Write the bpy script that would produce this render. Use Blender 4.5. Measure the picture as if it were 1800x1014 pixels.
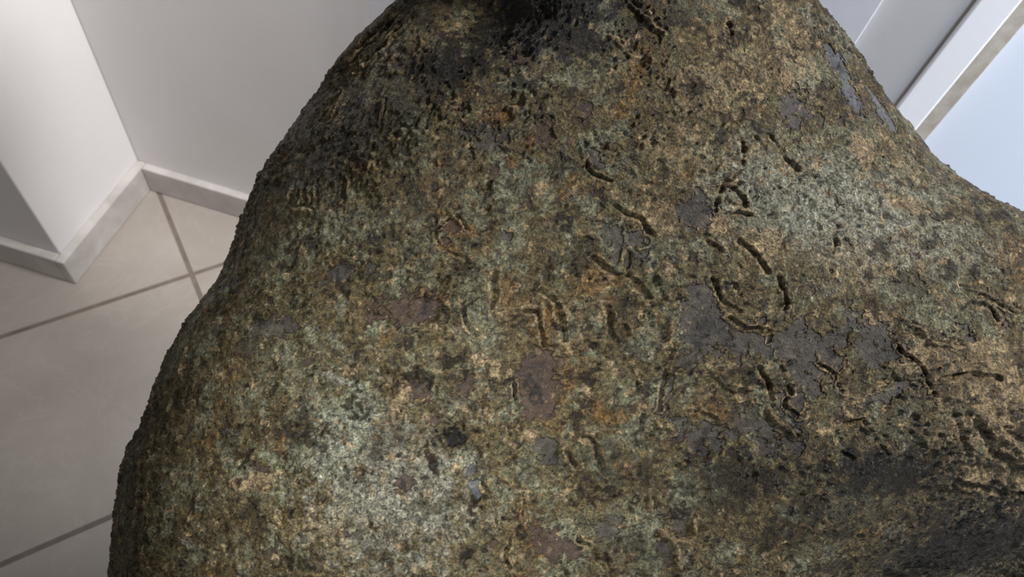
import bpy, bmesh, math, random
import numpy as np
from mathutils import Matrix, Vector

for o in list(bpy.data.objects):
    bpy.data.objects.remove(o, do_unlink=True)
scene = bpy.context.scene
COL = scene.collection

# ------------------------------------------------------------------ camera
CAM_Z = 1.78
ROT = Matrix(((0.95602, -0.29121, 0.03482), (0.25827, 0.77968, -0.57044), (0.13897, 0.55435, 0.82060)))
cam = bpy.data.cameras.new('camera'); cam_o = bpy.data.objects.new('camera', cam); COL.objects.link(cam_o)
cam_o.matrix_world = Matrix.Translation((0, 0, CAM_Z)) @ ROT.to_4x4()
cam.sensor_width = 36.0; cam.lens = 1243.6 / 1800 * 36.0
cam.clip_start = 0.02
cam.dof.use_dof = True; cam.dof.focus_distance = 0.70; cam.dof.aperture_fstop = 7.5
scene.camera = cam_o

# ------------------------------------------------------------------ world, lamps, exposure
world = bpy.data.worlds.new('world'); scene.world = world; world.use_nodes = True
bg = world.node_tree.nodes['Background']
bg.inputs['Color'].default_value = (1.0, 0.97, 0.94, 1); bg.inputs['Strength'].default_value = 0.17

def area_lamp(name, loc, target, size, energy, color, size_y=None):
    l = bpy.data.lights.new(name, 'AREA'); l.energy = energy; l.color = color
    l.shape = 'RECTANGLE'; l.size = size; l.size_y = size_y or size
    o = bpy.data.objects.new(name, l); COL.objects.link(o); o.location = loc
    o.rotation_euler = (Vector(target) - Vector(loc)).to_track_quat('-Z', 'Y').to_euler()
    return o
area_lamp('ceiling_lamp', (1.50, 0.98, 3.0), (0.0, 0.6, 1.0), 0.40, 84, (0.99, 0.98, 0.975))
w = area_lamp('daylight_window', (2.5, -0.5, 2.2), (1.0, 1.2, 1.1), 0.8, 11.5, (0.69, 0.825, 1.0), 1.2)
w.data.spread = math.radians(80)
def spot_lamp(name, loc, target, energy, color, deg, blend, radius):
    l = bpy.data.lights.new(name, 'SPOT'); l.energy = energy; l.color = color
    l.spot_size = math.radians(deg); l.spot_blend = blend; l.shadow_soft_size = radius
    o = bpy.data.objects.new(name, l); COL.objects.link(o); o.location = loc
    o.rotation_euler = (Vector(target) - Vector(loc)).to_track_quat('-Z', 'Y').to_euler()
    return o
spot_lamp('corner_fill', (-0.50, 0.80, 2.5), (-1.0, 1.0, 0.3), 72, (1.0, 0.975, 0.955), 46, 0.7, 0.08)  # unseen fill light, added to brighten the left wall corner and floor
spot_lamp('highlight_spot', (-0.95, -1.5, 2.6), (-0.085, 0.18, 1.155), 480, (0.90, 0.95, 1.0), 15, 1.0, 0.10)  # unseen spot added for the highlight on the torso's lower left
scene.view_settings.view_transform = 'Standard'; scene.view_settings.look = 'None'
scene.view_settings.exposure = 0.15; scene.view_settings.gamma = 1.0
scene.view_settings.use_curve_mapping = False

# ------------------------------------------------------------------ node helpers
def new_mat(name):
    m = bpy.data.materials.new(name); m.use_nodes = True
    nt = m.node_tree; b = nt.nodes['Principled BSDF']
    return m, nt, b
def N(nt, t, **kw):
    n = nt.nodes.new(t)
    for k, v in kw.items(): setattr(n, k, v)
    return n
def srgb(r, g, b):
    f = lambda c: (c / 255 / 12.92) if c / 255 <= 0.04045 else ((c / 255 + 0.055) / 1.055) ** 2.4
    return (f(r), f(g), f(b), 1)
def noise(nt, co, scale, detail=4, rough=0.55, dist=0.0):
    n = N(nt, 'ShaderNodeTexNoise'); n.inputs['Scale'].default_value = scale
    n.inputs['Detail'].default_value = detail; n.inputs['Roughness'].default_value = rough
    n.inputs['Distortion'].default_value = dist
    nt.links.new(co, n.inputs['Vector']); return n.outputs['Fac']
def ramp(nt, fac, stops):
    r = N(nt, 'ShaderNodeValToRGB'); e = r.color_ramp.elements
    while len(e) < len(stops): e.new(0.5)
    for i, (p, c) in enumerate(stops): e[i].position = p; e[i].color = c if len(c) == 4 else (*c, 1)
    nt.links.new(fac, r.inputs['Fac']); return r.outputs['Color']
def val(v): return (v, v, v, 1)
def mix(nt, fac, a, b, mode='MIX'):
    m = N(nt, 'ShaderNodeMix', data_type='RGBA', blend_type=mode)
    for sock, v in ((m.inputs[0], fac), (m.inputs[6], a), (m.inputs[7], b)):
        if isinstance(v, (float, int)): sock.default_value = v
        elif isinstance(v, tuple): sock.default_value = v
        else: nt.links.new(v, sock)
    return m.outputs[2]
def mth(nt, op, a, b=0.0, clamp=False):
    m = N(nt, 'ShaderNodeMath', operation=op, use_clamp=clamp)
    for sock, v in ((m.inputs[0], a), (m.inputs[1], b)):
        if isinstance(v, (float, int)): sock.default_value = v
        else: nt.links.new(v, sock)
    return m.outputs[0]
def bump(nt, b, height, strength, distance):
    n = N(nt, 'ShaderNodeBump'); n.inputs['Strength'].default_value = strength; n.inputs['Distance'].default_value = distance
    nt.links.new(height, n.inputs['Height']); nt.links.new(n.outputs['Normal'], b.inputs['Normal'])

def painted(name, c1, c2, scale, rough, bmp=0.0004):
    m, nt, b = new_mat(name); co = N(nt, 'ShaderNodeTexCoord').outputs['Object']
    f = noise(nt, co, scale, 5)
    nt.links.new(ramp(nt, f, [(0.3, c1), (0.7, c2)]), b.inputs['Base Color'])
    b.inputs['Roughness'].default_value = rough
    bump(nt, b, noise(nt, co, 60, 4), 0.5, bmp)
    return m
M_WALL = painted('wall_paint', srgb(228, 225, 225), srgb(234, 231, 232), 3.0, 0.75)
M_WALL_SHADED = painted('shaded_wall_paint', srgb(186, 183, 183), srgb(193, 190, 190), 3.0, 0.75)  # same wall made darker: its shade is put into the colour
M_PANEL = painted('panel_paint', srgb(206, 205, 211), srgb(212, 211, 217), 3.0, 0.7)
M_LIGHT_STRIP = painted('light_strip_paint', srgb(248, 246, 248), srgb(251, 249, 251), 6.0, 0.45)  # near-white, paints a bright strip of light on the wall
M_JAMB = painted('jamb_stone', srgb(176, 164, 150), srgb(206, 196, 184), 45.0, 0.6)
M_DOOR = painted('door_paint', srgb(222, 229, 242), srgb(226, 233, 246), 2.0, 0.35)
M_GROUT = painted('grout', srgb(112, 101, 94), srgb(130, 118, 109), 30.0, 0.9)
M_STEEL = painted('dark_steel', srgb(50, 50, 52), srgb(62, 61, 62), 20.0, 0.4)
M_PLINTH = painted('plinth_paint', srgb(205, 202, 198), srgb(214, 211, 208), 3.0, 0.7)

def marble(name, stops, scale, rough, detail=6):
    m, nt, b = new_mat(name); tc = N(nt, 'ShaderNodeTexCoord'); gi = N(nt, 'ShaderNodeObjectInfo')
    add = N(nt, 'ShaderNodeVectorMath', operation='ADD')
    nt.links.new(tc.outputs['Object'], add.inputs[0]); nt.links.new(gi.outputs['Location'], add.inputs[1])
    f = noise(nt, add.outputs[0], scale, detail, 0.6, 0.8)
    c = ramp(nt, f, stops)
    v = noise(nt, add.outputs[0], scale * 2.3, 8, 0.65, 1.5)
    vein = ramp(nt, v, [(0.47, val(0)), (0.5, val(1)), (0.53, val(0))])
    c = mix(nt, mth(nt, 'MULTIPLY', vein, 0.12), c, srgb(205, 198, 190))
    nt.links.new(c, b.inputs['Base Color']); b.inputs['Roughness'].default_value = rough
    return m
M_TILE = marble('floor_tile_stone', [(0.3, srgb(160, 152, 143)), (0.55, srgb(168, 160, 152)), (0.75, srgb(177, 170, 162))], 2.2, 0.34)
M_BASE = marble('baseboard_stone', [(0.3, srgb(176, 171, 167)), (0.55, srgb(196, 191, 187)), (0.75, srgb(212, 207, 204))], 9.0, 0.3)

# ------------------------------------------------------------------ mesh helpers
def link_mesh(name, me, mat, parent=None):
    o = bpy.data.objects.new(name, me); COL.objects.link(o)
    if mat: me.materials.append(mat)
    if parent: o.parent = parent
    return o
def box_bm(bm, a, b, bev=0.0, seg=2):
    v = [bm.verts.new((x, y, z)) for z in (a[2], b[2]) for y in (a[1], b[1]) for x in (a[0], b[0])]
    fs = [bm.faces.new([v[i] for i in f]) for f in ((0, 2, 3, 1), (4, 5, 7, 6), (0, 1, 5, 4), (2, 6, 7, 3), (0, 4, 6, 2), (1, 3, 7, 5))]
    if bev:
        bmesh.ops.bevel(bm, geom=list({e for f in fs for e in f.edges}), offset=bev, segments=seg, affect='EDGES', profile=0.5)
def box(name, a, b, mat, bev=0.0, parent=None, seg=2):
    bm = bmesh.new(); box_bm(bm, a, b, bev, seg)
    me = bpy.data.meshes.new(name); bm.to_mesh(me); bm.free()
    return link_mesh(name, me, mat, parent)
def structure(o, label=None, cat=None):
    o['kind'] = 'structure'
    if label: o['label'] = label
    if cat: o['category'] = cat
    return o

# ------------------------------------------------------------------ the room
WY = 1.219           # face of the back wall
PX, PY = -1.258, 0.846   # corner of the projecting pier
H = 2.9
structure(box('wall_left', (-2.4, PY, 0), (PX, 1.55, H), M_WALL, 0.004), 'white plastered wall pier projecting on the left, with a dark return face', 'wall')
structure(box('wall_back', (PX + 0.001, WY, 0), (-0.50, 1.55, H), M_WALL, 0.004), 'pale grey plastered wall behind the statue', 'wall')
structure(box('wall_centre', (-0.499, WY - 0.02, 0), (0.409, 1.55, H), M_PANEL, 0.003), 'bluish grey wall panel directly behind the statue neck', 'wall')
structure(box('wall_right', (0.41, WY, 0), (0.604, 1.55, H), M_WALL_SHADED, 0.004), 'plastered wall strip, painted darker for shade, right of the statue neck', 'wall')
structure(box('wall_light_strip', (0.546, WY - 0.007, 0), (0.607, WY, 2.2), M_LIGHT_STRIP, 0.005, seg=3), 'light on the wall built as a raised white casing beside the statue neck', 'light_strip')  # stands in for a strip of light falling on the wall
structure(box('trim_2', (0.607, WY - 0.004, 0), (0.636, WY + 0.10, 2.2), M_JAMB, 0.002), 'narrow beige stone jamb edging the white casing', 'jamb')
structure(box('door_1', (0.642, WY + 0.035, 0.01), (1.52, WY + 0.075, 2.18), M_DOOR, 0.003), 'bluish white door panel at the right edge', 'door')
structure(box('wall_far_right', (1.525, WY, 0), (2.6, 1.55, H), M_WALL), 'white wall beyond the door', 'wall')

BH, BT = 0.10, 0.026
def baseboard(name, a, b, label):
    return structure(box(name, a, b, M_BASE, 0.004, seg=3), label, 'baseboard')
baseboard('baseboard_left', (PX, PY - BT, 0), (PX + BT, WY, BH), 'grey stone baseboard along the bright pier face')
baseboard('baseboard_front', (-2.4, PY - BT, 0), (PX - 0.0005, PY, BH), 'shaded stone baseboard under the dark return face')
baseboard('baseboard_back', (PX + BT + 0.0005, WY - BT, 0), (-0.50, WY, BH), 'grey stone baseboard along the wall behind the statue')

floor = structure(box('floor', (-2.8, -1.8, -0.06), (2.8, 1.7, -0.0025), M_GROUT), 'floor of diagonal pale stone tiles with grey joints', 'floor')
T = 0.595; J = 0.0125
bm = bmesh.new(); hs = (T - J) / 2
box_bm(bm, (-hs, -hs, -0.012), (hs, hs, 0.0), 0.0012, 1)
tile_me = bpy.data.meshes.new('tile'); bm.to_mesh(tile_me); bm.free(); tile_me.materials.append(M_TILE)
c45 = math.sqrt(0.5)
JX, JY = -0.967, 0.957
for i in range(-5, 5):
    for j in range(-4, 6):
        u = (i + 0.5) * T; v = (j + 0.5) * T
        x = JX + (u - v) * c45; y = JY + (u + v) * c45 - 0.0
        if -2.5 < x < 2.5 and -1.3 < y < 1.75:
            o = bpy.data.objects.new('tile', tile_me); COL.objects.link(o); o.parent = floor
            o.location = (x, y, 0); o.rotation_euler = (0, 0, math.radians(45))

# ------------------------------------------------------------------ the bronze
PROFILE = np.array([[-0.5, -0.1724, 0.2755],
    [-0.485, -0.3097, 0.458],
    [-0.46, -0.4228, 0.6186],
    [-0.42, -0.48, 0.7135],
    [-0.36, -0.4941, 0.75],
    [-0.33, -0.4891, 0.75],
    [-0.3, -0.4829, 0.75],
    [-0.27, -0.4765, 0.75],
    [-0.24, -0.4718, 0.75],
    [-0.22, -0.4691, 0.75],
    [-0.2, -0.4644, 0.75],
    [-0.18, -0.4552, 0.75],
    [-0.16, -0.4412, 0.75],
    [-0.14, -0.4336, 0.75],
    [-0.12, -0.4257, 0.75],
    [-0.1, -0.4176, 0.75],
    [-0.08, -0.4078, 0.75],
    [-0.06, -0.397, 0.75],
    [-0.04, -0.3852, 0.75],
    [-0.02, -0.3702, 0.7425],
    [0.0, -0.3543, 0.7283],
    [0.02, -0.3402, 0.712],
    [0.04, -0.3311, 0.683],
    [0.06, -0.3241, 0.6498],
    [0.08, -0.3183, 0.6025],
    [0.1, -0.3111, 0.5596],
    [0.12, -0.3023, 0.5207],
    [0.14, -0.2908, 0.4917],
    [0.16, -0.2762, 0.4747],
    [0.18, -0.2618, 0.4568],
    [0.2, -0.2472, 0.4392],
    [0.22, -0.2326, 0.421],
    [0.24, -0.2179, 0.4064],
    [0.26, -0.204, 0.3939],
    [0.28, -0.1849, 0.378],
    [0.3, -0.1618, 0.36],
    [0.33, -0.1258, 0.3372],
    [0.36, -0.1219, 0.3252],
    [0.4, -0.0989, 0.3098],
    [0.44, -0.0494, 0.2653],
    [0.48, -0.009, 0.2274]])
SPINE = np.array([[-0.5, 0.02, 0.06, -0.24, 0.03],
    [-0.485, 0.02, 0.13, -0.18, 0.1],
    [-0.46, 0.02, 0.2, -0.11, 0.16],
    [-0.42, 0.02, 0.24, -0.06, 0.2],
    [-0.36, 0.02, 0.26, -0.03, 0.22],
    [-0.26, 0.02, 0.27, -0.005, 0.22],
    [-0.15, 0.02, 0.27, 0.0, 0.22],
    [-0.05, 0.03, 0.26, 0.0, 0.22],
    [0.05, 0.05, 0.25, -0.002, 0.22],
    [0.12, 0.07, 0.24, -0.01, 0.21],
    [0.18, 0.09, 0.22, -0.02, 0.2],
    [0.24, 0.1, 0.19, -0.035, 0.17],
    [0.3, 0.1, 0.17, -0.05, 0.13],
    [0.36, 0.1, 0.15, -0.06, 0.09],
    [0.44, 0.1, 0.13, -0.07, 0.05],
    [0.48, 0.1, 0.115, -0.075, 0.04]])
FORMS = [
    (-0.02, 0.3, 0.05, 0.08, 0, -0.045),
    (-0.16, 0.235, 0.1, 0.05, 0.5, -0.012),
    (-0.14, -0.19, 0.12, 0.09, 0.2, 0.012),
    (0.46, -0.09, 0.1, 0.07, -0.3, 0.018),
    (0.13, 0.27, 0.05, 0.07, 0, 0.012),
]

# ---- torso base surface (sculpture frame: x across, y towards the neck, z outwards from the chest; metres)
def smooth_tab(y, T, k):
    return np.interp(y, T[:, 0], T[:, k])
def sstep(a, b, x):
    t = np.clip((x - a) / (b - a), 0, 1); return t * t * (3 - 2 * t)
def base_surface(phi, y):
    """phi in [-pi/2, 3pi/2]: front half is |phi| <= pi/2, back half beyond it."""
    xl = smooth_tab(y, PROFILE, 1); xr = smooth_tab(y, PROFILE, 2)
    xc = smooth_tab(y, SPINE, 1); hz = smooth_tab(y, SPINE, 2); zc = smooth_tab(y, SPINE, 3)
    hb = smooth_tab(y, SPINE, 4)
    s = np.sin(phi); c = np.cos(phi)
    x = np.where(s < 0, xc + (xc - xl) * s, xc + (xr - xc) * s)
    zf = zc - hz + hz * np.abs(c) ** 0.9
    zb = zc - hz - hb * np.abs(c) ** 0.7
    z = np.where(c >= 0, zf, zb)
    front = np.clip(c * 4, 0, 1)
    # broad modelling of the chest
    def bump(cx, cy, rx, ry, rot=0):
        ca, sa = math.cos(rot), math.sin(rot)
        u = ((x - cx) * ca + (y - cy) * sa) / rx; v = (-(x - cx) * sa + (y - cy) * ca) / ry
        return np.exp(-(u * u + v * v))
    dz = np.zeros_like(x)
    for (cx, cy, rx, ry, rot, h) in FORMS:
        dz = dz + h * bump(cx, cy, rx, ry, rot)
    # the lower right falls away below the folded edge
    edge = -0.165 + 0.10 * (x - 0.40) - 0.25 * np.clip(0.40 - x, 0, 1)
    fall = edge - y
    fall = 0.5 * (fall + np.sqrt(fall * fall + 0.0006))
    dz = dz - 0.62 * fall * sstep(0.05, 0.40, x) * sstep(0.76, 0.56, x)
    return x, y, z + dz * front

LETTERS = [
    ('hooked', [([(0.026, -0.0015), (0.0379, -0.009), (0.0439, -0.0239), (0.0459, -0.0454)], 'g', 0.00449, 1.0), ([(0.004, -0.02), (0.015, -0.019), (0.023, -0.018), (0.0259, -0.0319), (0.0289, -0.0493)], 'g', 0.00349, 0.9)]),
    ('round', [([(-0.0155, 0.0135), (-0.0145, 0.001), (-0.016, -0.012)], 'g', 0.00501, 0.8), ([(-0.0442, -0.0121), (-0.0422, -0.0241), (-0.0381, -0.0341), (-0.031, -0.04)], 'g', 0.00351, 0.8), ([(-0.0442, -0.0121), (-0.0352, -0.004), (-0.0251, -0.0025)], 'g', 0.00251, 0.5)]),
    ('forked', [([(0.0715, 0.0265), (0.0855, 0.0155), (0.094, 0.0095), (0.1021, 0.0125), (0.1031, 0.031)], 'g', 0.0045, 1.1), ([(0.1031, 0.0115), (0.1141, 0.0005), (0.1211, -0.01)], 'g', 0.0045, 1.0), ([(0.065, 0.0185), (0.0629, 0.0075), (0.0699, 0.001), (0.083, 0.0035)], 'g', 0.0025, 0.5)]),
    ('bow', [([(0.0834, -0.016), (0.0874, -0.0359), (0.0959, -0.0524)], 'g', 0.00449, 1.0), ([(0.0999, -0.032), (0.1039, -0.0405), (0.1069, -0.0475)], 'g', 0.004, 0.8), ([(0.1378, -0.004), (0.1423, -0.019), (0.1423, -0.0341), (0.1387, -0.0451), (0.1306, -0.0535)], 'r', 0.00501, 1.1), ([(0.1141, -0.0065), (0.1161, -0.0165), (0.113, -0.0245)], 'g', 0.003, 0.6)]),
    ('crack', [([(0.09, 0.0749), (0.0994, 0.0658), (0.1125, 0.0617), (0.1194, 0.0542), (0.1254, 0.0461)], 'g', 0.00351, 1.0)]),
    ('ring', [([(-0.0509, 0.0656), (-0.0436, 0.0593), (-0.0374, 0.0515)], 'g', 0.00253, 0.7), ([(-0.0637, 0.0596), (-0.0687, 0.0494), (-0.065, 0.0381), (-0.0557, 0.0314), (-0.0444, 0.0278)], 'g', 0.00254, 0.6), ([(-0.0637, 0.0596), (-0.056, 0.0647)], 'g', 0.00204, 0.5)]),
    ('basket', [([(0.1771, 0.0086), (0.1822, -0.004), (0.1873, -0.0121), (0.2002, -0.0182)], 'g', 0.00352, 0.9), ([(0.194, -0.0262), (0.2105, -0.0353), (0.2287, -0.0364), (0.2413, -0.0284), (0.2457, -0.0122), (0.2421, 0.001), (0.2375, 0.0107)], 'g', 0.00405, 1.1), ([(0.2297, -0.0364), (0.2287, -0.0481)], 'g', 0.00304, 0.8), ([(0.1967, 0.0035), (0.207, -0.0116), (0.2199, -0.0192), (0.232, -0.0116)], 'g', 0.00303, 0.7), ([(0.2071, 0.0061), (0.2174, -0.0025), (0.2279, 0.001)], 'g', 0.00253, 0.6)]),
    ('curved', [([(0.2007, 0.0435), (0.21, 0.0359), (0.2188, 0.0289), (0.228, 0.0137)], 'g', 0.00354, 0.9), ([(0.1737, 0.0413), (0.1789, 0.0378), (0.184, 0.0338)], 'g', 0.00353, 0.8)]),
    ('stemmed', [([(0.2199, -0.0703), (0.2257, -0.0815), (0.23, -0.0927), (0.2321, -0.1003)], 'g', 0.00405, 1.0), ([(0.2393, -0.0705), (0.2457, -0.0863), (0.25, -0.093)], 'g', 0.00406, 0.9), ([(0.2452, -0.098), (0.2442, -0.1041), (0.2474, -0.1092), (0.256, -0.114)], 'g', 0.00356, 0.9), ([(0.229, -0.1089), (0.2353, -0.1172), (0.2438, -0.1224), (0.2519, -0.1318)], 'r', 0.00508, 1.2)]),
    ('arch', [([(0.0483, -0.1434), (0.0513, -0.1499), (0.0563, -0.155)], 'g', 0.00448, 0.9), ([(0.0608, -0.1301), (0.0688, -0.1301), (0.0738, -0.1361), (0.0768, -0.1481), (0.0789, -0.1582)], 'g', 0.00399, 1.0)]),
    ('tongue', [([(0.1271, -0.1146), (0.1332, -0.1212), (0.1418, -0.1253)], 'r', 0.00501, 1.2)]),
    ('leaf', [([(0.1688, -0.0733), (0.179, -0.0729), (0.1872, -0.0755), (0.2002, -0.0862), (0.2127, -0.0884)], 'r', 0.00453, 0.9), ([(0.1708, -0.0789), (0.1821, -0.081), (0.1966, -0.0923)], 'g', 0.00352, 0.8), ([(0.1545, -0.1059), (0.1688, -0.109), (0.1801, -0.1142)], 'g', 0.00301, 0.7)]),
    ('branched', [([(0.1339, -0.2139), (0.1411, -0.2208), (0.1469, -0.2281), (0.1502, -0.2417), (0.1505, -0.2559)], 'r', 0.00505, 1.0), ([(0.1469, -0.2281), (0.1567, -0.2274), (0.1654, -0.2246)], 'r', 0.00404, 0.9), ([(0.161, -0.2059), (0.1633, -0.2224)], 'r', 0.00455, 0.9), ([(0.1696, -0.2268), (0.1737, -0.2427)], 'g', 0.00304, 0.7)]),
    ('twin', [([(0.0601, -0.2209), (0.0682, -0.2261), (0.0743, -0.2328), (0.0794, -0.2458)], 'g', 0.00401, 0.9), ([(0.0843, -0.2299), (0.0895, -0.2402), (0.0981, -0.2502)], 'r', 0.00503, 1.0), ([(0.1051, -0.2303), (0.1052, -0.2405), (0.1027, -0.2492)], 'r', 0.00453, 0.9)]),
    ('notched', [([(0.1202, -0.1668), (0.1214, -0.181), (0.1225, -0.1963)], 'r', 0.00351, 0.8), ([(0.1032, -0.1869), (0.1049, -0.2042)], 'g', 0.00301, 0.8)]),
    ('hook', [([(0.2095, 0.134), (0.209, 0.1179), (0.2073, 0.1067), (0.1994, 0.0997)], 'g', 0.00308, 0.8), ([(0.1848, 0.1057), (0.1904, 0.111), (0.1961, 0.1191), (0.2017, 0.1219)], 'r', 0.00308, 0.6), ([(0.1781, 0.0962), (0.1876, 0.0964), (0.1967, 0.0976)], 'g', 0.00255, 0.6)]),
    ('trapezoid', [([(0.1874, 0.0911), (0.1839, 0.0823), (0.1827, 0.0678)], 'g', 0.00355, 1.0), ([(0.1874, 0.0911), (0.2, 0.0898), (0.206, 0.0831), (0.2097, 0.0738)], 'g', 0.00306, 0.9), ([(0.1904, 0.0653), (0.2052, 0.067), (0.2123, 0.064)], 'g', 0.00304, 0.9), ([(0.1956, 0.0757), (0.2008, 0.0747)], 'g', 0.00305, 0.8)]),
    ('slanting', [([(0.2357, 0.1421), (0.2462, 0.1278), (0.2554, 0.1162), (0.2619, 0.1078)], 'g', 0.00365, 0.8), ([(0.2235, 0.1388), (0.2296, 0.1293), (0.2344, 0.1203)], 'g', 0.0026, 0.5)]),
    ('beaded', [([(0.062, 0.1327), (0.0634, 0.1242), (0.0653, 0.1149)], 'r', 0.00406, 1.1), ([(0.0663, 0.1149), (0.0687, 0.1061), (0.0757, 0.1005), (0.0873, 0.0964)], 'g', 0.00354, 1.0)]),
    ('looped', [([(-0.2162, 0.0994), (-0.2214, 0.0898), (-0.2211, 0.0816), (-0.2121, 0.0763), (-0.1927, 0.075)], 'r', 0.00391, 0.9), ([(-0.2079, 0.0945), (-0.2084, 0.0864)], 'g', 0.00335, 0.8), ([(-0.1998, 0.0938), (-0.1986, 0.0833)], 'g', 0.00332, 0.8), ([(-0.1912, 0.0942), (-0.1893, 0.0793)], 'r', 0.00275, 0.7), ([(-0.1599, 0.1026), (-0.1599, 0.0931), (-0.1569, 0.083)], 'g', 0.00377, 0.9)]),
    ('upright', [([(0.2966, 0.0599), (0.2923, 0.0463), (0.2915, 0.0303)], 'g', 0.00309, 0.9)]),
]
RELIEF = [
    ([(0.1043, 0.2658), (0.1137, 0.2561), (0.1278, 0.2431), (0.1402, 0.2327)], 'r', 0.00469, 1.2),
    ([(0.0892, 0.2315), (0.0957, 0.2272), (0.1, 0.2188)], 'r', 0.00312, 0.8),
    ([(-0.1873, 0.2396), (-0.1639, 0.2592), (-0.1444, 0.2749), (-0.1246, 0.2929)], 'r', 0.00364, 1.5),
    ([(-0.1798, 0.2313), (-0.1552, 0.2501), (-0.1346, 0.265), (-0.1175, 0.2802)], 'g', 0.00357, 1.6),
    ([(-0.2034, 0.2297), (-0.1847, 0.2432), (-0.1667, 0.254)], 'g', 0.0037, 1.2),
    ([(-0.1531, 0.2337), (-0.134, 0.2459), (-0.1161, 0.2653)], 'g', 0.00292, 1.2),
    ([(-0.1618, 0.2219), (-0.1347, 0.2392), (-0.1087, 0.267)], 'r', 0.00349, 1.0),
    ([(0.3826, -0.0946), (0.3901, -0.0816), (0.414, -0.0766), (0.4484, -0.0824)], 'g', 0.00415, 1.2),
    ([(0.4335, -0.1139), (0.4564, -0.1369), (0.4927, -0.1604)], 'r', 0.00854, 1.6),
    ([(0.4262, -0.1219), (0.4509, -0.151), (0.4956, -0.1771)], 'g', 0.00645, 1.1),
    ([(0.3936, -0.1), (0.4141, -0.1326), (0.4275, -0.1619)], 'g', 0.00631, 0.8),
    ([(0.4314, -0.1851), (0.4737, -0.199), (0.5267, -0.2101)], 'g', 0.00565, 1.6),
    ([(0.4151, -0.1709), (0.4639, -0.1839), (0.517, -0.1959)], 'r', 0.00887, 1.2),
    ([(0.3502, -0.0531), (0.3688, -0.0686), (0.3826, -0.0946)], 'g', 0.0031, 1.2),
    ([(0.308, -0.0991), (0.3293, -0.089), (0.3452, -0.0829)], 'r', 0.00411, 1.2),
    ([(0.2975, -0.1195), (0.3165, -0.1173), (0.3308, -0.1333), (0.3429, -0.1522)], 'g', 0.0031, 1.1),
    ([(0.2922, -0.1297), (0.298, -0.1454), (0.3095, -0.1563)], 'g', 0.00257, 0.9),
    ([(0.3564, -0.0274), (0.3825, -0.0481), (0.415, -0.0534)], 'r', 0.00362, 1.0),
    ([(0.4168, 0.0037), (0.4395, -0.0069), (0.4759, -0.023)], 'g', 0.00318, 0.9),
    ([(0.4202, -0.0121), (0.4441, -0.0174), (0.4545, -0.028)], 'g', 0.00369, 1.1),
    ([(-0.3941, -0.0742), (-0.3985, -0.1121), (-0.3816, -0.1411), (-0.3781, -0.1737)], 'g', 0.00501, 1.5),
    ([(-0.3409, -0.0556), (-0.3421, -0.0899), (-0.3522, -0.125)], 'r', 0.00414, 1.0),
    ([(-0.4258, -0.1848), (-0.4448, -0.2316), (-0.4192, -0.2711)], 'g', 0.00443, 1.8),
    ([(-0.3903, -0.1759), (-0.3863, -0.22), (-0.3951, -0.2814)], 'r', 0.00357, 1.2),
    ([(-0.3727, -0.1946), (-0.3756, -0.2405), (-0.3824, -0.29)], 'g', 0.00351, 1.3),
    ([(0.1443, -0.0491), (0.1362, -0.0666), (0.1327, -0.0916), (0.1302, -0.1066)], 'g', 0.00351, 1.0),
    ([(0.1099, -0.0715), (0.114, -0.0915), (0.1125, -0.1065)], 'r', 0.003, 0.8),
    ([(0.001, -0.0852), (0.004, -0.0961), (0.003, -0.107)], 'g', 0.00299, 1.2),
    ([(0.2025, -0.1439), (0.2073, -0.1542), (0.2133, -0.1672)], 'r', 0.00253, 0.9),
    ([(0.215, -0.1401), (0.2167, -0.1534), (0.22, -0.1653)], 'r', 0.00304, 0.9),
    ([(0.2753, -0.0678), (0.2915, -0.0757), (0.2971, -0.0937)], 'g', 0.00256, 0.8),
    ([(0.0, -0.2161), (-0.006, -0.234), (-0.0025, -0.2469)], 'g', 0.003, 0.8),
    ([(-0.1764, 0.204), (-0.1808, 0.1907), (-0.1837, 0.1705)], 'g', 0.00291, 0.7),
    ([(-0.1232, 0.1826), (-0.1255, 0.1675), (-0.1273, 0.1527)], 'r', 0.00273, 0.8),
    ([(0.2037, 0.2503), (0.2073, 0.2388), (0.2055, 0.23)], 'g', 0.00321, 0.9),
    ([(0.1506, -0.1546), (0.1568, -0.1583), (0.162, -0.1655)], 'r', 0.00402, 1.2),
    ([(0.01, -0.1857), (0.009, -0.2034)], 'g', 0.00299, 0.7),
    ([(-0.0258, -0.1703), (-0.0149, -0.1905), (-0.01, -0.2109)], 'g', 0.00249, 0.7),
    ([(0.2843, -0.1979), (0.2907, -0.2215)], 'r', 0.00312, 0.8),
    ([(0.2635, -0.216), (0.2785, -0.2202), (0.2987, -0.2164)], 'r', 0.00312, 0.7),
]
PITS = [
    (0.326, 0.0578, 0.0026, 0.0047, 3.0),
    (-0.1553, -0.1187, 0.0041, 0.002, 1.2),
    (-0.2649, -0.1341, 0.0065, 0.0032, 1.2),
    (0.1369, 0.1049, 0.0025, 0.0025, 1.5),
    (-0.0015, 0.0446, 0.007, 0.0045, 1.2),
    (0.2887, 0.161, 0.0027, 0.0027, 1.0),
    (0.3147, 0.1628, 0.0022, 0.0049, 1.3),
    (0.3638, 0.0314, 0.0026, 0.0031, 1.0),
    (0.4656, 0.0493, 0.0033, 0.0022, 1.2),
]
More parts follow.
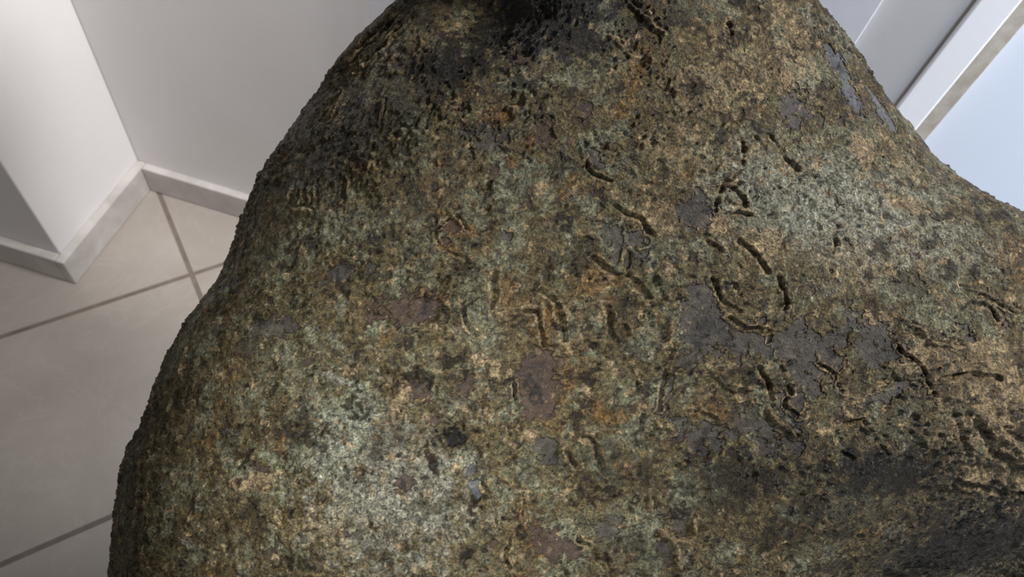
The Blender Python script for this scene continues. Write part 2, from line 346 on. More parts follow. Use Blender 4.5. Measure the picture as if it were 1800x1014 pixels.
STAINS_SHADING = [  # patina patches, plus shade and highlights painted into the dark and pale ones
    ('slate', 0.163, -0.027, 0.0226, 0.0301, 20, 1, 0.15),
    ('slate', 0.196, -0.042, 0.0302, 0.0141, 10, 1, 0.2),
    ('slate', 0.254, -0.05, 0.0305, 0.0193, 0, 1, 0.2),
    ('slate', 0.267, -0.073, 0.0204, 0.0153, 0, 0.9, 0.25),
    ('slate', 0.249, -0.118, 0.0132, 0.028, -10, 1, 0.15),
    ('slate', 0.225, -0.133, 0.0142, 0.0203, 10, 0.9, 0.2),
    ('slate', 0.133, -0.087, 0.0065, 0.0275, 8, 1, 0.15),
    ('slate', 0.14, -0.117, 0.013, 0.01, 0, 0.9, 0.2),
    ('slate', 0.155, -0.067, 0.0176, 0.011, -30, 0.7, 0.3),
    ('slate', 0.171, -0.132, 0.0302, 0.0151, 10, 0.8, 0.35),
    ('slate', 0.212, -0.118, 0.0253, 0.0152, 10, 0.7, 0.35),
    ('slate', 0.309, -0.03, 0.0123, 0.0103, 0, 1, 0.08),
    ('slate', 0.329, -0.053, 0.0247, 0.0185, 10, 1, 0.1),
    ('slate', 0.291, -0.048, 0.0204, 0.0153, 0, 0.7, 0.35),
    ('slate', 0.364, 0.004, 0.0286, 0.0146, 20, 0.6, 0.4),
    ('slate', 0.451, -0.017, 0.0265, 0.0117, 15, 0.7, 0.3),
    ('slate', 0.416, -0.038, 0.0156, 0.0073, 20, 0.8, 0.2),
    ('slate', 0.266, 0.169, 0.017, 0.017, 0, 1, 0.15),
    ('slate', 0.164, 0.068, 0.0152, 0.0182, 30, 1, 0.15),
    ('slate', 0.1, 0.046, 0.024, 0.012, 10, 0.8, 0.25),
    ('slate', 0.103, 0.029, 0.013, 0.011, 0, 0.8, 0.2),
    ('slate', 0.031, -0.138, 0.0095, 0.0119, -15, 1, 0.08),
    ('slate', -0.163, 0.011, 0.0221, 0.0074, -28, 1, 0.1),
    ('slate', -0.135, 0.019, 0.0125, 0.0052, 0, 0.7, 0.2),
    ('slate', -0.227, -0.037, 0.027, 0.0086, -5, 0.9, 0.2),
    ('slate', -0.258, -0.057, 0.0137, 0.0066, -20, 0.6, 0.25),
    ('slate', -0.272, -0.135, 0.012, 0.0054, 0, 0.9, 0.2),
    ('slate', 0.345, -0.094, 0.0361, 0.0093, -20, 0.8, 0.2),
    ('slate', 0.308, -0.109, 0.0205, 0.0092, -30, 0.6, 0.3),
    ('slate', 0.146, -0.223, 0.0161, 0.0303, 20, 0.7, 0.3),
    ('slate', 0.085, -0.21, 0.014, 0.009, -30, 0.9, 0.2),
    ('slate', -0.023, 0.135, 0.0216, 0.0144, 0, 0.8, 0.3),
    ('slate', 0.068, 0.114, 0.0121, 0.0071, 0, 0.9, 0.15),
    ('slate', 0.111, 0.105, 0.0111, 0.0111, 0, 0.5, 0.3),
    ('slate', -0.003, 0.045, 0.007, 0.0045, 20, 1.0, 0.1),
    ('slate', -0.09, 0.247, 0.0508, 0.0124, -30, 0.5, 0.5),
    ('slate', -0.118, 0.211, 0.0336, 0.014, -35, 0.5, 0.5),
    ('slate', -0.025, -0.242, 0.03, 0.015, 0, 0.5, 0.4),
    ('slate', -0.055, -0.131, 0.0149, 0.008, 0, 0.6, 0.3),
    ('slate', -0.065, -0.087, 0.011, 0.005, -45, 0.0, 0.2),
    ('slate', 0.005, -0.242, 0.02, 0.009, 0, 0.5, 0.3),
    ('slate', 0.02, 0.105, 0.0233, 0.0071, -10, 0.5, 0.3),
    ('blue', 0.326, 0.225, 0.0102, 0.0238, -25, 1, 0.2),
    ('blue', 0.334, 0.191, 0.0101, 0.019, -20, 1, 0.2),
    ('blue', 0.373, 0.179, 0.0075, 0.0241, -25, 1, 0.15),
    ('blue', 0.371, 0.232, 0.0048, 0.018, -30, 0.9, 0.2),
    ('blue', 0.54, 0.094, 0.0314, 0.0044, 24, 1, 0.15),
    ('blue', 0.448, 0.058, 0.0328, 0.0131, 20, 0.5, 0.5),
    ('blue', -0.03, -0.175, 0.007, 0.0199, 0, 0.7, 0.35),
    ('blue', -0.02, -0.206, 0.01, 0.0199, 10, 0.5, 0.4),
    ('blue', -0.295, 0.004, 0.0236, 0.0053, -25, 0.7, 0.3),
    ('blue', 0.371, 0.019, 0.0209, 0.0209, 0, 0.4, 0.5),
    ('rust', 0.022, -0.086, 0.0189, 0.0309, 12, 1, 0.1),
    ('rust', -0.089, -0.021, 0.0294, 0.0142, -8, 0.9, 0.25),
    ('rust', 0.038, -0.226, 0.021, 0.011, 20, 1, 0.12),
    ('rust', -0.079, -0.092, 0.011, 0.01, 0, 1, 0.12),
    ('rust', -0.039, -0.083, 0.014, 0.0045, -42, 1, 0.1),
    ('rust', 0.03, 0.138, 0.0082, 0.0133, 10, 1, 0.15),
    ('rust', 0.069, 0.162, 0.0061, 0.0072, 0, 0.9, 0.15),
    ('rust', -0.188, -0.065, 0.0115, 0.0037, -30, 1, 0.15),
    ('rust', -0.229, -0.165, 0.0105, 0.0047, 0, 1, 0.15),
    ('rust', -0.227, -0.133, 0.0127, 0.0042, 10, 0.5, 0.2),
    ('rust', -0.016, 0.107, 0.0051, 0.0071, 10, 0.9, 0.2),
    ('rust', -0.065, -0.117, 0.0055, 0.0045, 0, 0.9, 0.15),
    ('rust', 0.315, 0.163, 0.0038, 0.0076, 0, 0.9, 0.15),
    ('rust', -0.058, 0.057, 0.0112, 0.0046, 10, 0.9, 0.15),
    ('rust', -0.06, 0.04, 0.0061, 0.0046, 0, 0.8, 0.15),
    ('rust', -0.169, 0.142, 0.0222, 0.0122, 0, 0.6, 0.4),
    ('rust', -0.095, -0.171, 0.0089, 0.007, 0, 0.9, 0.2),
    ('rust', -0.248, -0.099, 0.0162, 0.0118, 0, 0.4, 0.4),
    ('rust', -0.178, -0.038, 0.021, 0.0105, 0, 0.4, 0.4),
    ('stain_shade', 0.027, 0.267, 0.0657, 0.0356, 0, 1, 0.6),  # shade below the head painted into the colour
    ('stain_shade', 0.058, 0.23, 0.0368, 0.0237, 20, 0.8, 0.5),
    ('stain_shade', 0.094, 0.252, 0.0314, 0.0209, 0, 0.6, 0.5),
    ('stain_shade', 0.163, 0.257, 0.0527, 0.0148, 0, 0.55, 0.5),
    ('stain_shade', -0.055, 0.217, 0.0437, 0.03, 0, 0.9, 0.7),
    ('stain_shade', -0.075, 0.18, 0.0321, 0.0214, 0, 0.6, 0.5),
    ('stain_shade', -0.011, 0.189, 0.0317, 0.0158, 0, 0.5, 0.5),
    ('stain_shade', -0.171, 0.131, 0.0606, 0.0386, -30, 0.7, 0.7),
    ('stain_shade', -0.131, 0.162, 0.0655, 0.0327, 0, 0.65, 0.7),
    ('stain_shade', -0.097, 0.176, 0.0431, 0.0269, 0, 0.6, 0.7),
    ('stain_shade', -0.215, 0.106, 0.0339, 0.0226, 0, 0.5, 0.6),
    ('stain_shade', -0.19, 0.231, 0.0246, 0.0074, -45, 0.6, 0.4),
    ('stain_shade', 0.345, -0.169, 0.0888, 0.0287, 6, 0.85, 0.7),
    ('stain_shade', 0.3, -0.188, 0.0622, 0.0311, 0, 0.6, 0.6),
    ('stain_shade', 0.521, -0.275, 0.1054, 0.0496, 0, 0.9, 0.7),
    ('stain_shade', 0.414, -0.274, 0.1064, 0.0473, 0, 0.6, 0.8),
    ('stain_shade', 0.202, -0.168, 0.0607, 0.0253, 0, 0.75, 0.7),
    ('stain_shade', 0.192, -0.189, 0.0354, 0.0202, 0, 0.6, 0.5),
    ('stain_shade', -0.289, -0.096, 0.0667, 0.0222, -10, 0.35, 0.6),
    ('stain_shade', -0.316, -0.196, 0.0499, 0.0333, 0, 0.4, 0.6),
    ('stain_shade', -0.391, -0.233, 0.0296, 0.077, 0, 0.5, 0.5),
    ('stain_shade', -0.367, -0.081, 0.0367, 0.049, -20, 0.4, 0.6),
    ('stain_shade', -0.105, -0.127, 0.03, 0.02, 0, 0.5, 0.5),
    ('stain_shade', -0.05, -0.131, 0.0169, 0.0099, 0, 0.9, 0.3),
    ('stain_shade', -0.1, -0.161, 0.0299, 0.0199, 0, 0.4, 0.5),
    ('stain_shade', -0.08, -0.226, 0.025, 0.02, 0, 0.4, 0.5),
    ('stain_shade', 0.126, -0.238, 0.0353, 0.0252, 0, 0.5, 0.5),
    ('stain_shade', -0.113, 0.014, 0.0618, 0.0154, 0, 0.4, 0.6),
    ('stain_shade', -0.26, -0.035, 0.0499, 0.0166, 0, 0.4, 0.6),
    ('stain_shade', 0.01, -0.066, 0.0149, 0.007, 0, 0.5, 0.5),
    ('stain_shade', 0.239, -0.134, 0.0305, 0.0305, 0, 0.5, 0.5),
    ('stain_shade', 0.125, -0.127, 0.03, 0.025, 0, 0.4, 0.6),
    ('verdigris', 0.259, 0.092, 0.0983, 0.0569, 0, 0.75, 0.8),
    ('verdigris', 0.354, 0.095, 0.0805, 0.059, 0, 0.7, 0.8),
    ('verdigris', 0.279, 0.071, 0.031, 0.0207, 0, 0.8, 0.5),
    ('verdigris', 0.218, 0.059, 0.0305, 0.0183, 0, 0.8, 0.5),
    ('verdigris', 0.01, 0.089, 0.0303, 0.0253, 0, 0.8, 0.5),
    ('verdigris', -0.01, 0.111, 0.0153, 0.0153, 0, 0.8, 0.5),
    ('verdigris', 0.01, 0.19, 0.0262, 0.0147, 0, 0.8, 0.5),
    ('verdigris', 0.062, 0.195, 0.0363, 0.0207, 0, 0.5, 0.6),
    ('verdigris', 0.133, 0.034, 0.0201, 0.0301, 0, 0.7, 0.5),
    ('verdigris', -0.142, -0.108, 0.0559, 0.0305, 0, 0.7, 0.7),
    ('verdigris', -0.173, -0.149, 0.0612, 0.0204, -5, 0.8, 0.7),
    ('verdigris', -0.218, -0.178, 0.0624, 0.0208, 0, 0.5, 0.7),
    ('verdigris', -0.066, 0.039, 0.0457, 0.0407, 0, 0.5, 0.7),
    ('verdigris', -0.16, 0.057, 0.0638, 0.0372, 0, 0.5, 0.7),
    ('verdigris', -0.188, -0.07, 0.0785, 0.0314, 0, 0.5, 0.8),
    ('verdigris', -0.04, -0.007, 0.0201, 0.0302, 0, 0.5, 0.5),
    ('verdigris', 0.405, 0.046, 0.0745, 0.0426, 10, 0.5, 0.8),
    ('verdigris', 0.391, -0.017, 0.0625, 0.0312, 0, 0.5, 0.8),
    ('verdigris', 0.156, -0.178, 0.0201, 0.0252, 0, 0.7, 0.5),
    ('verdigris', 0.11, -0.116, 0.025, 0.03, 0, 0.6, 0.5),
    ('verdigris', 0.02, -0.161, 0.0448, 0.0298, 0, 0.45, 0.6),
    ('verdigris', 0.105, -0.212, 0.0301, 0.0251, 0, 0.6, 0.5),
    ('verdigris', -0.241, 0.021, 0.0449, 0.0224, 0, 0.5, 0.6),
    ('verdigris', -0.14, 0.237, 0.0641, 0.0291, -35, 0.4, 0.7),
    ('verdigris', 0.342, -0.131, 0.0259, 0.0207, 0, 0.45, 0.5),
    ('verdigris', 0.411, -0.116, 0.0208, 0.0208, 0, 0.5, 0.5),
    ('verdigris', 0.333, 0.261, 0.0175, 0.0351, -25, 0.6, 0.5),
    ('verdigris', 0.338, 0.135, 0.0436, 0.0327, 0, 0.6, 0.6),
    ('verdigris', -0.106, 0.131, 0.0476, 0.0265, 0, 0.35, 0.7),
    ('verdigris', -0.035, -0.066, 0.03, 0.02, 0, 0.4, 0.6),
    ('ochre', -0.047, 0.053, 0.0152, 0.0091, 20, 1, 0.4),
    ('ochre', -0.056, 0.034, 0.0152, 0.0071, 20, 0.7, 0.4),
    ('ochre', 0.109, 0.181, 0.0082, 0.0113, 0, 1, 0.4),
    ('ochre', 0.097, 0.162, 0.0092, 0.0102, 0, 0.7, 0.4),
    ('ochre', 0.072, 0.013, 0.013, 0.013, 0, 0.9, 0.4),
    ('ochre', 0.089, 0.011, 0.015, 0.006, 30, 0.8, 0.4),
    ('ochre', 0.0, 0.113, 0.0041, 0.0071, 20, 1, 0.3),
    ('ochre', -0.211, -0.145, 0.0062, 0.0135, -10, 1, 0.4),
    ('ochre', -0.074, -0.146, 0.007, 0.0079, 0, 0.9, 0.4),
    ('ochre', -0.015, 0.157, 0.0176, 0.0104, 0, 0.8, 0.4),
    ('ochre', 0.05, -0.071, 0.0199, 0.015, 0, 0.6, 0.6),
    ('ochre', 0.042, -0.091, 0.0169, 0.0169, 0, 0.7, 0.5),
    ('ochre', 0.055, -0.026, 0.0249, 0.02, 0, 0.5, 0.6),
    ('ochre', 0.035, -0.026, 0.013, 0.02, 0, 0.7, 0.5),
    ('ochre', 0.015, 0.131, 0.0071, 0.0071, 0, 0.8, 0.3),
    ('ochre', 0.055, 0.089, 0.0252, 0.0131, 0, 0.6, 0.6),
    ('ochre', 0.03, -0.039, 0.0199, 0.007, 0, 0.6, 0.5),
    ('ochre', 0.08, -0.111, 0.02, 0.008, 10, 0.8, 0.4),
    ('ochre', -0.015, -0.175, 0.0169, 0.0129, 0, 0.5, 0.5),
    ('ochre', -0.129, -0.017, 0.036, 0.0154, 0, 0.5, 0.6),
    ('ochre', -0.273, 0.022, 0.0233, 0.014, -20, 0.5, 0.5),
    ('ochre', -0.252, 0.044, 0.0229, 0.0172, 0, 0.4, 0.6),
    ('ochre', -0.309, -0.065, 0.0286, 0.0172, 0, 0.4, 0.6),
    ('ochre', -0.352, -0.125, 0.0176, 0.0352, 0, 0.4, 0.6),
    ('ochre', 0.115, -0.106, 0.013, 0.01, 0, 0.6, 0.5),
    ('ochre', 0.197, -0.107, 0.0353, 0.0151, 0, 0.5, 0.6),
    ('ochre', 0.53, -0.276, 0.0562, 0.0312, 0, 0.4, 0.7),
    ('ochre', 0.212, 0.004, 0.0202, 0.0202, 0, 0.4, 0.6),
    ('ochre', 0.015, 0.003, 0.03, 0.015, 0, 0.4, 0.6),
    ('ochre', -0.076, -0.007, 0.0172, 0.0071, 0, 0.7, 0.4),
    ('ochre', -0.181, 0.191, 0.035, 0.0152, -30, 0.4, 0.6),
    ('ochre', 0.171, -0.107, 0.0201, 0.0151, 0, 0.5, 0.6),
    ('ochre', -0.05, -0.042, 0.0151, 0.01, 0, 0.5, 0.5),
    ('ochre', -0.106, -0.057, 0.0304, 0.0152, 0, 0.3, 0.6),
    ('tan', 0.332, -0.03, 0.0185, 0.0077, 20, 1, 0.15),
    ('tan', 0.356, -0.04, 0.0258, 0.0072, 12, 1, 0.15),
    ('tan', 0.382, -0.063, 0.031, 0.0134, 0, 0.9, 0.3),
    ('tan', 0.409, -0.084, 0.0362, 0.0207, -15, 0.9, 0.4),
    ('tan', 0.438, -0.054, 0.0313, 0.0094, 0, 0.6, 0.4),
    ('tan', 0.446, -0.176, 0.0435, 0.0098, 8, 0.8, 0.3),
    ('tan', 0.324, -0.094, 0.0257, 0.0041, -25, 1, 0.2),
    ('tan', 0.295, -0.119, 0.0205, 0.0051, -30, 0.8, 0.3),
    ('tan', 0.177, 0.057, 0.0151, 0.0091, 0, 1, 0.35),
    ('tan', 0.14, 0.016, 0.005, 0.012, 0, 1, 0.3),
    ('tan', -0.02, -0.065, 0.012, 0.007, 20, 1, 0.15),
    ('tan', 0.025, 0.087, 0.0061, 0.0071, 0, 1, 0.15),
    ('tan', -0.147, -0.073, 0.0072, 0.0031, 10, 1, 0.15),
    ('tan', -0.066, -0.058, 0.006, 0.003, 0, 1, 0.2),
    ('tan', 0.143, 0.061, 0.0201, 0.0151, 0, 0.5, 0.5),
    ('tan', 0.257, 0.194, 0.0064, 0.0182, 20, 0.9, 0.3),
    ('tan', 0.213, 0.222, 0.0532, 0.0479, 0, 0.5, 0.7),
    ('tan', 0.182, 0.18, 0.0571, 0.0363, 0, 0.55, 0.7),
    ('tan', 0.228, 0.034, 0.0304, 0.0203, 0, 0.6, 0.5),
    ('tan', 0.337, 0.129, 0.0163, 0.0217, -15, 0.7, 0.35),
    ('tan', 0.368, 0.138, 0.0134, 0.0245, -20, 0.6, 0.4),
    ('tan', 0.388, 0.115, 0.0333, 0.0222, 0, 0.5, 0.6),
    ('tan', 0.153, 0.126, 0.051, 0.0306, 0, 0.5, 0.7),
    ('tan', -0.062, 0.096, 0.0309, 0.0206, 0, 0.4, 0.6),
    ('tan', -0.101, -0.097, 0.0121, 0.0171, 10, 0.8, 0.3),
    ('tan', -0.07, -0.114, 0.009, 0.005, 0, 0.9, 0.2),
    ('tan', -0.234, -0.177, 0.0315, 0.0063, -15, 0.8, 0.4),
    ('tan', -0.173, -0.215, 0.0712, 0.0203, -5, 0.5, 0.7),
    ('tan', -0.243, -0.239, 0.0845, 0.0264, 0, 0.45, 0.7),
    ('tan', -0.324, -0.132, 0.0284, 0.0102, -30, 0.5, 0.5),
    ('tan', 0.414, -0.133, 0.021, 0.0157, 0, 0.6, 0.5),
    ('tan', 0.459, -0.123, 0.0137, 0.0316, -35, 0.8, 0.3),
    ('tan', 0.26, -0.108, 0.0051, 0.0204, -20, 0.6, 0.3),
    ('tan', 0.308, 0.228, 0.0168, 0.0392, -30, 0.35, 0.6),
    ('tan', 0.186, -0.067, 0.0201, 0.004, 15, 0.8, 0.3),
    ('tan', 0.05, 0.044, 0.03, 0.02, 0, 0.3, 0.6),
    ('tan', 0.44, 0.031, 0.0537, 0.0161, 10, 0.4, 0.7),
    ('tan', 0.309, 0.019, 0.0566, 0.0309, 0, 0.5, 0.7),
    ('tan', 0.375, 0.079, 0.0322, 0.0129, 20, 0.6, 0.5),
    ('pale', -0.131, -0.118, 0.0253, 0.0253, 0, 0.6, 0.7),
    ('pale', -0.152, -0.133, 0.0304, 0.0304, 0, 0.45, 0.8),
    ('pale', -0.105, -0.186, 0.0547, 0.0547, 0, 0.62, 0.8),
    ('pale', -0.13, -0.217, 0.0702, 0.0401, 0, 0.5, 0.8),
    ('pale', -0.065, -0.165, 0.0298, 0.0298, 0, 0.5, 0.7),
    ('pale', -0.08, -0.146, 0.0348, 0.0249, 0, 0.4, 0.7),
    ('pale', -0.1, -0.237, 0.0301, 0.015, 0, 0.4, 0.7),
    ('pale', -0.157, -0.081, 0.0154, 0.0046, 15, 0.8, 0.4),
    ('pale', 0.258, 0.182, 0.0085, 0.0139, 0, 0.5, 0.4),
    ('pale', 0.062, 0.184, 0.0258, 0.0072, 30, 0.5, 0.5),
    ('pale', -0.03, -0.096, 0.0399, 0.0299, 0, 0.4, 0.7),
    ('pale', -0.06, -0.106, 0.0249, 0.015, 0, 0.45, 0.6),
    ('pale', -0.316, -0.248, 0.0055, 0.0039, 0, 1, 0.2),
    ('pale', 0.205, 0.106, 0.041, 0.0205, 0, 0.3, 0.7),
    ('pale', 0.359, 0.113, 0.049, 0.0326, 0, 0.3, 0.8),
    ('pale', 0.346, 0.267, 0.0119, 0.0298, -25, 0.5, 0.5),
    ('pale', 0.296, 0.271, 0.008, 0.0228, 0, 0.6, 0.4),
    ('slate', 0.171, -0.037, 0.0276, 0.0251, 10, 1, 0.25),
    ('slate', 0.217, -0.047, 0.0404, 0.0172, 5, 1, 0.25),
    ('slate', 0.275, -0.068, 0.0204, 0.0255, 0, 0.9, 0.3),
    ('slate', 0.181, -0.097, 0.0151, 0.008, 0, 0.0, 0.2),
    ('stain_shade', 0.491, -0.278, 0.1227, 0.0675, 0, 0.95, 0.8),  # lower right shade painted into the colour
    ('stain_shade', 0.302, -0.205, 0.0939, 0.0365, 0, 0.6, 0.8),
    ('stain_shade', 0.027, 0.26, 0.0709, 0.0382, 0, 1, 0.5),
    ('stain_shade', -0.023, 0.253, 0.0283, 0.034, 0, 0.8, 0.6),
    ('stain_shade', -0.393, -0.204, 0.0357, 0.1191, 5, 0.6, 0.7),  # falloff at the left edge painted darker
    ('stain_shade', -0.354, -0.114, 0.0413, 0.0709, -15, 0.5, 0.8),
    ('tan', 0.275, 0.235, 0.033, 0.0605, -10, 0.55, 0.8),
    ('tan', 0.211, 0.204, 0.0475, 0.0528, 0, 0.4, 0.8),
    ('pale', 0.226, 0.091, 0.0462, 0.041, 0, 0.45, 0.8),
    ('pale', 0.317, 0.093, 0.0739, 0.0475, 0, 0.4, 0.8),
    ('pale', 0.272, 0.21, 0.0272, 0.0652, -15, 0.45, 0.8),
    ('verdigris', -0.03, -0.027, 0.0301, 0.025, 0, 0.6, 0.6),
    ('ochre', 0.07, -0.006, 0.03, 0.025, 0, 0.6, 0.7),
    ('ochre', 0.04, -0.066, 0.0299, 0.0299, 0, 0.6, 0.7),
    ('rust', -0.102, -0.017, 0.0357, 0.0173, -5, 0.7, 0.5),
    ('slate', -0.021, 0.138, 0.0309, 0.0185, 0, 0.6, 0.5),
    ('ochre', 0.0, -0.016, 0.025, 0.025, 0, 0.6, 0.7),
    ('tan', 0.131, 0.064, 0.0302, 0.0201, 20, 0.6, 0.6),
    ('pale', 0.311, 0.061, 0.0986, 0.0571, 0, 0.75, 0.8),  # light on the right side painted in
    ('pale', 0.391, 0.041, 0.0634, 0.037, 10, 0.6, 0.8),
    ('pale', 0.22, 0.091, 0.0564, 0.0461, 0, 0.6, 0.8),
    ('pale', -0.105, -0.186, 0.0747, 0.0697, 0, 0.75, 0.9),  # lower left highlight painted in
    ('pale', -0.152, -0.138, 0.0456, 0.0354, 0, 0.6, 0.9),
]

# ---- lattice noise
_rs = np.random.RandomState(11)
_perm = _rs.permutation(4096).astype(np.int32)
_gv = _rs.normal(size=(4096, 3)).astype(np.float32); _gv /= np.linalg.norm(_gv, axis=1)[:, None]
def gnoise(p, freq, seed=0):
    q = (p * freq + seed * 17.31).astype(np.float32)
    i = np.floor(q).astype(np.int32); f = q - i
    w = f * f * f * (f * (f * 6 - 15) + 10)
    out = 0
    for dx in (0, 1):
        for dy in (0, 1):
            for dz in (0, 1):
                h = _perm[(i[..., 0] + dx) & 4095]
                h = _perm[(h + i[..., 1] + dy) & 4095]
                h = _perm[(h + i[..., 2] + dz) & 4095]
                g = _gv[h]
                dot = g[..., 0] * (f[..., 0] - dx) + g[..., 1] * (f[..., 1] - dy) + g[..., 2] * (f[..., 2] - dz)
                out = out + dot * (w[..., 0] if dx else 1 - w[..., 0]) * (w[..., 1] if dy else 1 - w[..., 1]) * (w[..., 2] if dz else 1 - w[..., 2])
    return out * 1.6
def fbm(p, freq, octs, seed=0, gain=0.55):
    a, s, out = 1.0, 0.0, 0
    for k in range(octs):
        out = out + a * gnoise(p, freq * 2.03 ** k, seed + k); s += a; a *= gain
    return out / s * 1.3

ROWS = np.concatenate([np.linspace(-0.50, -0.375, 40)[:-1], np.linspace(-0.375, 0.375, 640), np.linspace(0.375, 0.48, 30)[1:]])
NF = 1000
phf = np.linspace(-math.pi / 2, math.pi / 2, NF)
phb = np.linspace(math.pi / 2, 1.5 * math.pi, 82)[1:-1]
PHI = np.concatenate([phf, phb])
PG, YG = np.meshgrid(PHI, ROWS)
x, y, z = base_surface(PG, YG)
P = np.stack([x, y, z], -1)
nr, nc = x.shape
du = np.roll(P, -1, 1) - np.roll(P, 1, 1); dv = np.gradient(P, axis=0)
NRM = np.cross(du, dv); NRM /= (np.linalg.norm(NRM, axis=-1, keepdims=True) + 1e-12)
fmask = np.zeros((nr, nc)); fmask[:, :NF] = 1.0

wx = fbm(P, 55, 3, 3); wy = fbm(P, 55, 3, 9)
XW = x + 0.006 * wx; YW = y + 0.006 * wy
edge_n = fbm(P, 85, 4, 21); edge_f = gnoise(P, 330, 23)
KINDS = ('slate', 'verdigris', 'ochre', 'tan', 'stain_shade', 'blue', 'rust', 'pale')
MASK = {k: np.zeros((nr, nc)) for k in KINDS}
for (k, cx, cy, rx, ry, rot, s, so) in STAINS_SHADING:
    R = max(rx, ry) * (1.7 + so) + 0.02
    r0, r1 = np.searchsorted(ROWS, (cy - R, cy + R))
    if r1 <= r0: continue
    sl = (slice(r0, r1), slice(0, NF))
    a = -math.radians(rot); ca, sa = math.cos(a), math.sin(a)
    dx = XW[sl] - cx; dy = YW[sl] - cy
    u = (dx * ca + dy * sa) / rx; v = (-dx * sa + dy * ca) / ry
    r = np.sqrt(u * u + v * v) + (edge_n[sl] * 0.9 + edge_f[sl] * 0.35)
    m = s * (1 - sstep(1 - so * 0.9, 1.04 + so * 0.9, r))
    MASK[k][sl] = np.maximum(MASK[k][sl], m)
isl = sstep(0.12, 0.34, fbm(P, 110, 3, 27))
for k in ('slate', 'blue', 'rust'): MASK[k] *= 1 - 0.4 * isl
# small flecks everywhere, back included
fl = fbm(P, 45, 4, 31)
MASK['slate'] = np.maximum(MASK['slate'], 0.6 * sstep(0.36, 0.5, fl))
fl = fbm(P, 60, 4, 37); MASK['rust'] = np.maximum(MASK['rust'], 0.6 * sstep(0.40, 0.5, fl))
fl = fbm(P, 70, 4, 41); MASK['ochre'] = np.maximum(MASK['ochre'], 0.55 * sstep(0.25, 0.5, fl))
fl = fbm(P, 80, 4, 43); MASK['tan'] = np.maximum(MASK['tan'], 0.8 * sstep(0.26, 0.42, fl))
fl = fbm(P, 30, 4, 47); MASK['verdigris'] = np.maximum(MASK['verdigris'], 0.65 * sstep(-0.02, 0.4, fl))

PB = P + 0.018 * np.stack([wx, wy, -wx], -1)
fl = fbm(PB, 20, 5, 101); MASK['stain_shade'] = np.maximum(MASK['stain_shade'], 0.62 * sstep(-0.15, 0.5, fl))
fl = fbm(PB, 24, 5, 107); MASK['ochre'] = np.maximum(MASK['ochre'], 0.6 * sstep(0.1, 0.45, fl))
fl = fbm(PB, 22, 5, 113); MASK['tan'] = np.maximum(MASK['tan'], 0.4 * sstep(0.1, 0.5, fl))
fl = fbm(PB, 48, 4, 127); MASK['stain_shade'] = np.maximum(MASK['stain_shade'], 0.72 * sstep(0.08, 0.4, fl))
fl = fbm(PB, 30, 5, 131); MASK['verdigris'] = np.maximum(MASK['verdigris'], 0.6 * sstep(0.0, 0.45, fl))
smooth = np.clip(np.maximum(np.maximum(MASK['slate'], MASK['blue']), MASK['rust']), 0, 1)
smooth = sstep(0.25, 0.8, smooth)
crust = 1 - smooth
n18 = fbm(P, 40, 3, 51); n6 = gnoise(P, 130, 55); n6b = gnoise(P * np.array([1, 0.6, 1]), 210, 58)
n3 = gnoise(P, 330, 61); n2 = gnoise(P, 560, 64)
PWp = P + 0.004 * np.stack([wx, wy, wx - wy], -1)
def ridged(freq, seed): return 0.55 - np.abs(gnoise(PWp, freq, seed)) * 2.2
r1 = ridged(75, 71); r2 = ridged(150, 73); r3 = ridged(270, 75)
vary = 0.55 + 0.9 * sstep(-0.3, 0.35, fbm(P, 14, 3, 79))
lump = gnoise(PWp, 62, 87); lump2 = gnoise(PWp, 105, 89)
hmm = 1.8 * fbm(P, 16, 3, 77) + 1.5 * n18
hmm = hmm + crust * vary * (1.0 * lump + 1.0 * lump2 + 0.7 * n6 + 0.9 * n6b + 0.85 * n3 + 0.25 * n2 + 1.0 * r1 + 1.0 * r2 + 0.5 * r3)
hmm = hmm - 1.1 * smooth + smooth * (0.15 * n3 + 0.4 * n6)
# crusty fold at the right
fold = np.exp(-(((x - 0.47) / 0.10) ** 2 + ((y + 0.115) / 0.055) ** 2)) * fmask
sa = P[..., 0] * 0.78 - P[..., 1] * 0.62; sb = P[..., 0] * 0.62 + P[..., 1] * 0.78
PS = np.stack([sa * 0.22 + 0.004 * wx, sb + 0.004 * wy, P[..., 2] * 0.3], -1)
strk = fbm(PS, 85, 3, 119); strk2 = fbm(np.stack([x * 0.3 + 0.003 * wx, y + 0.003 * wy, z * 0.5], -1), 120, 3, 123)
fold2 = np.exp(-(((x - 0.49) / 0.13) ** 2 + ((y + 0.105) / 0.075) ** 2)) * fmask
hmm = hmm + fold2 * 2.2 * strk + 0.6 * strk2 * crust * sstep(0.0, -0.2, y)
MASK['tan'] = np.maximum(MASK['tan'], fold2 * np.clip(0.55 + 0.9 * strk, 0, 0.9))
MASK['stain_shade'] = np.maximum(MASK['stain_shade'], fold2 * np.clip(-1.3 * strk - 0.15, 0, 0.7))
hmm = hmm + fold * (2.0 + 3.2 * fbm(P * np.array([0.7, 1.4, 1]), 38, 4, 83) + 1.2 * r1)
# pits
for (cx, cy, rx, ry, dp) in PITS:
    r0, r1 = np.searchsorted(ROWS, (cy - 4 * ry, cy + 4 * ry)); sl = (slice(r0, r1), slice(0, NF))
    hmm[sl] -= dp * np.exp(-(((x[sl] - cx) / rx) ** 2 + ((y[sl] - cy) / ry) ** 2) ** 2)
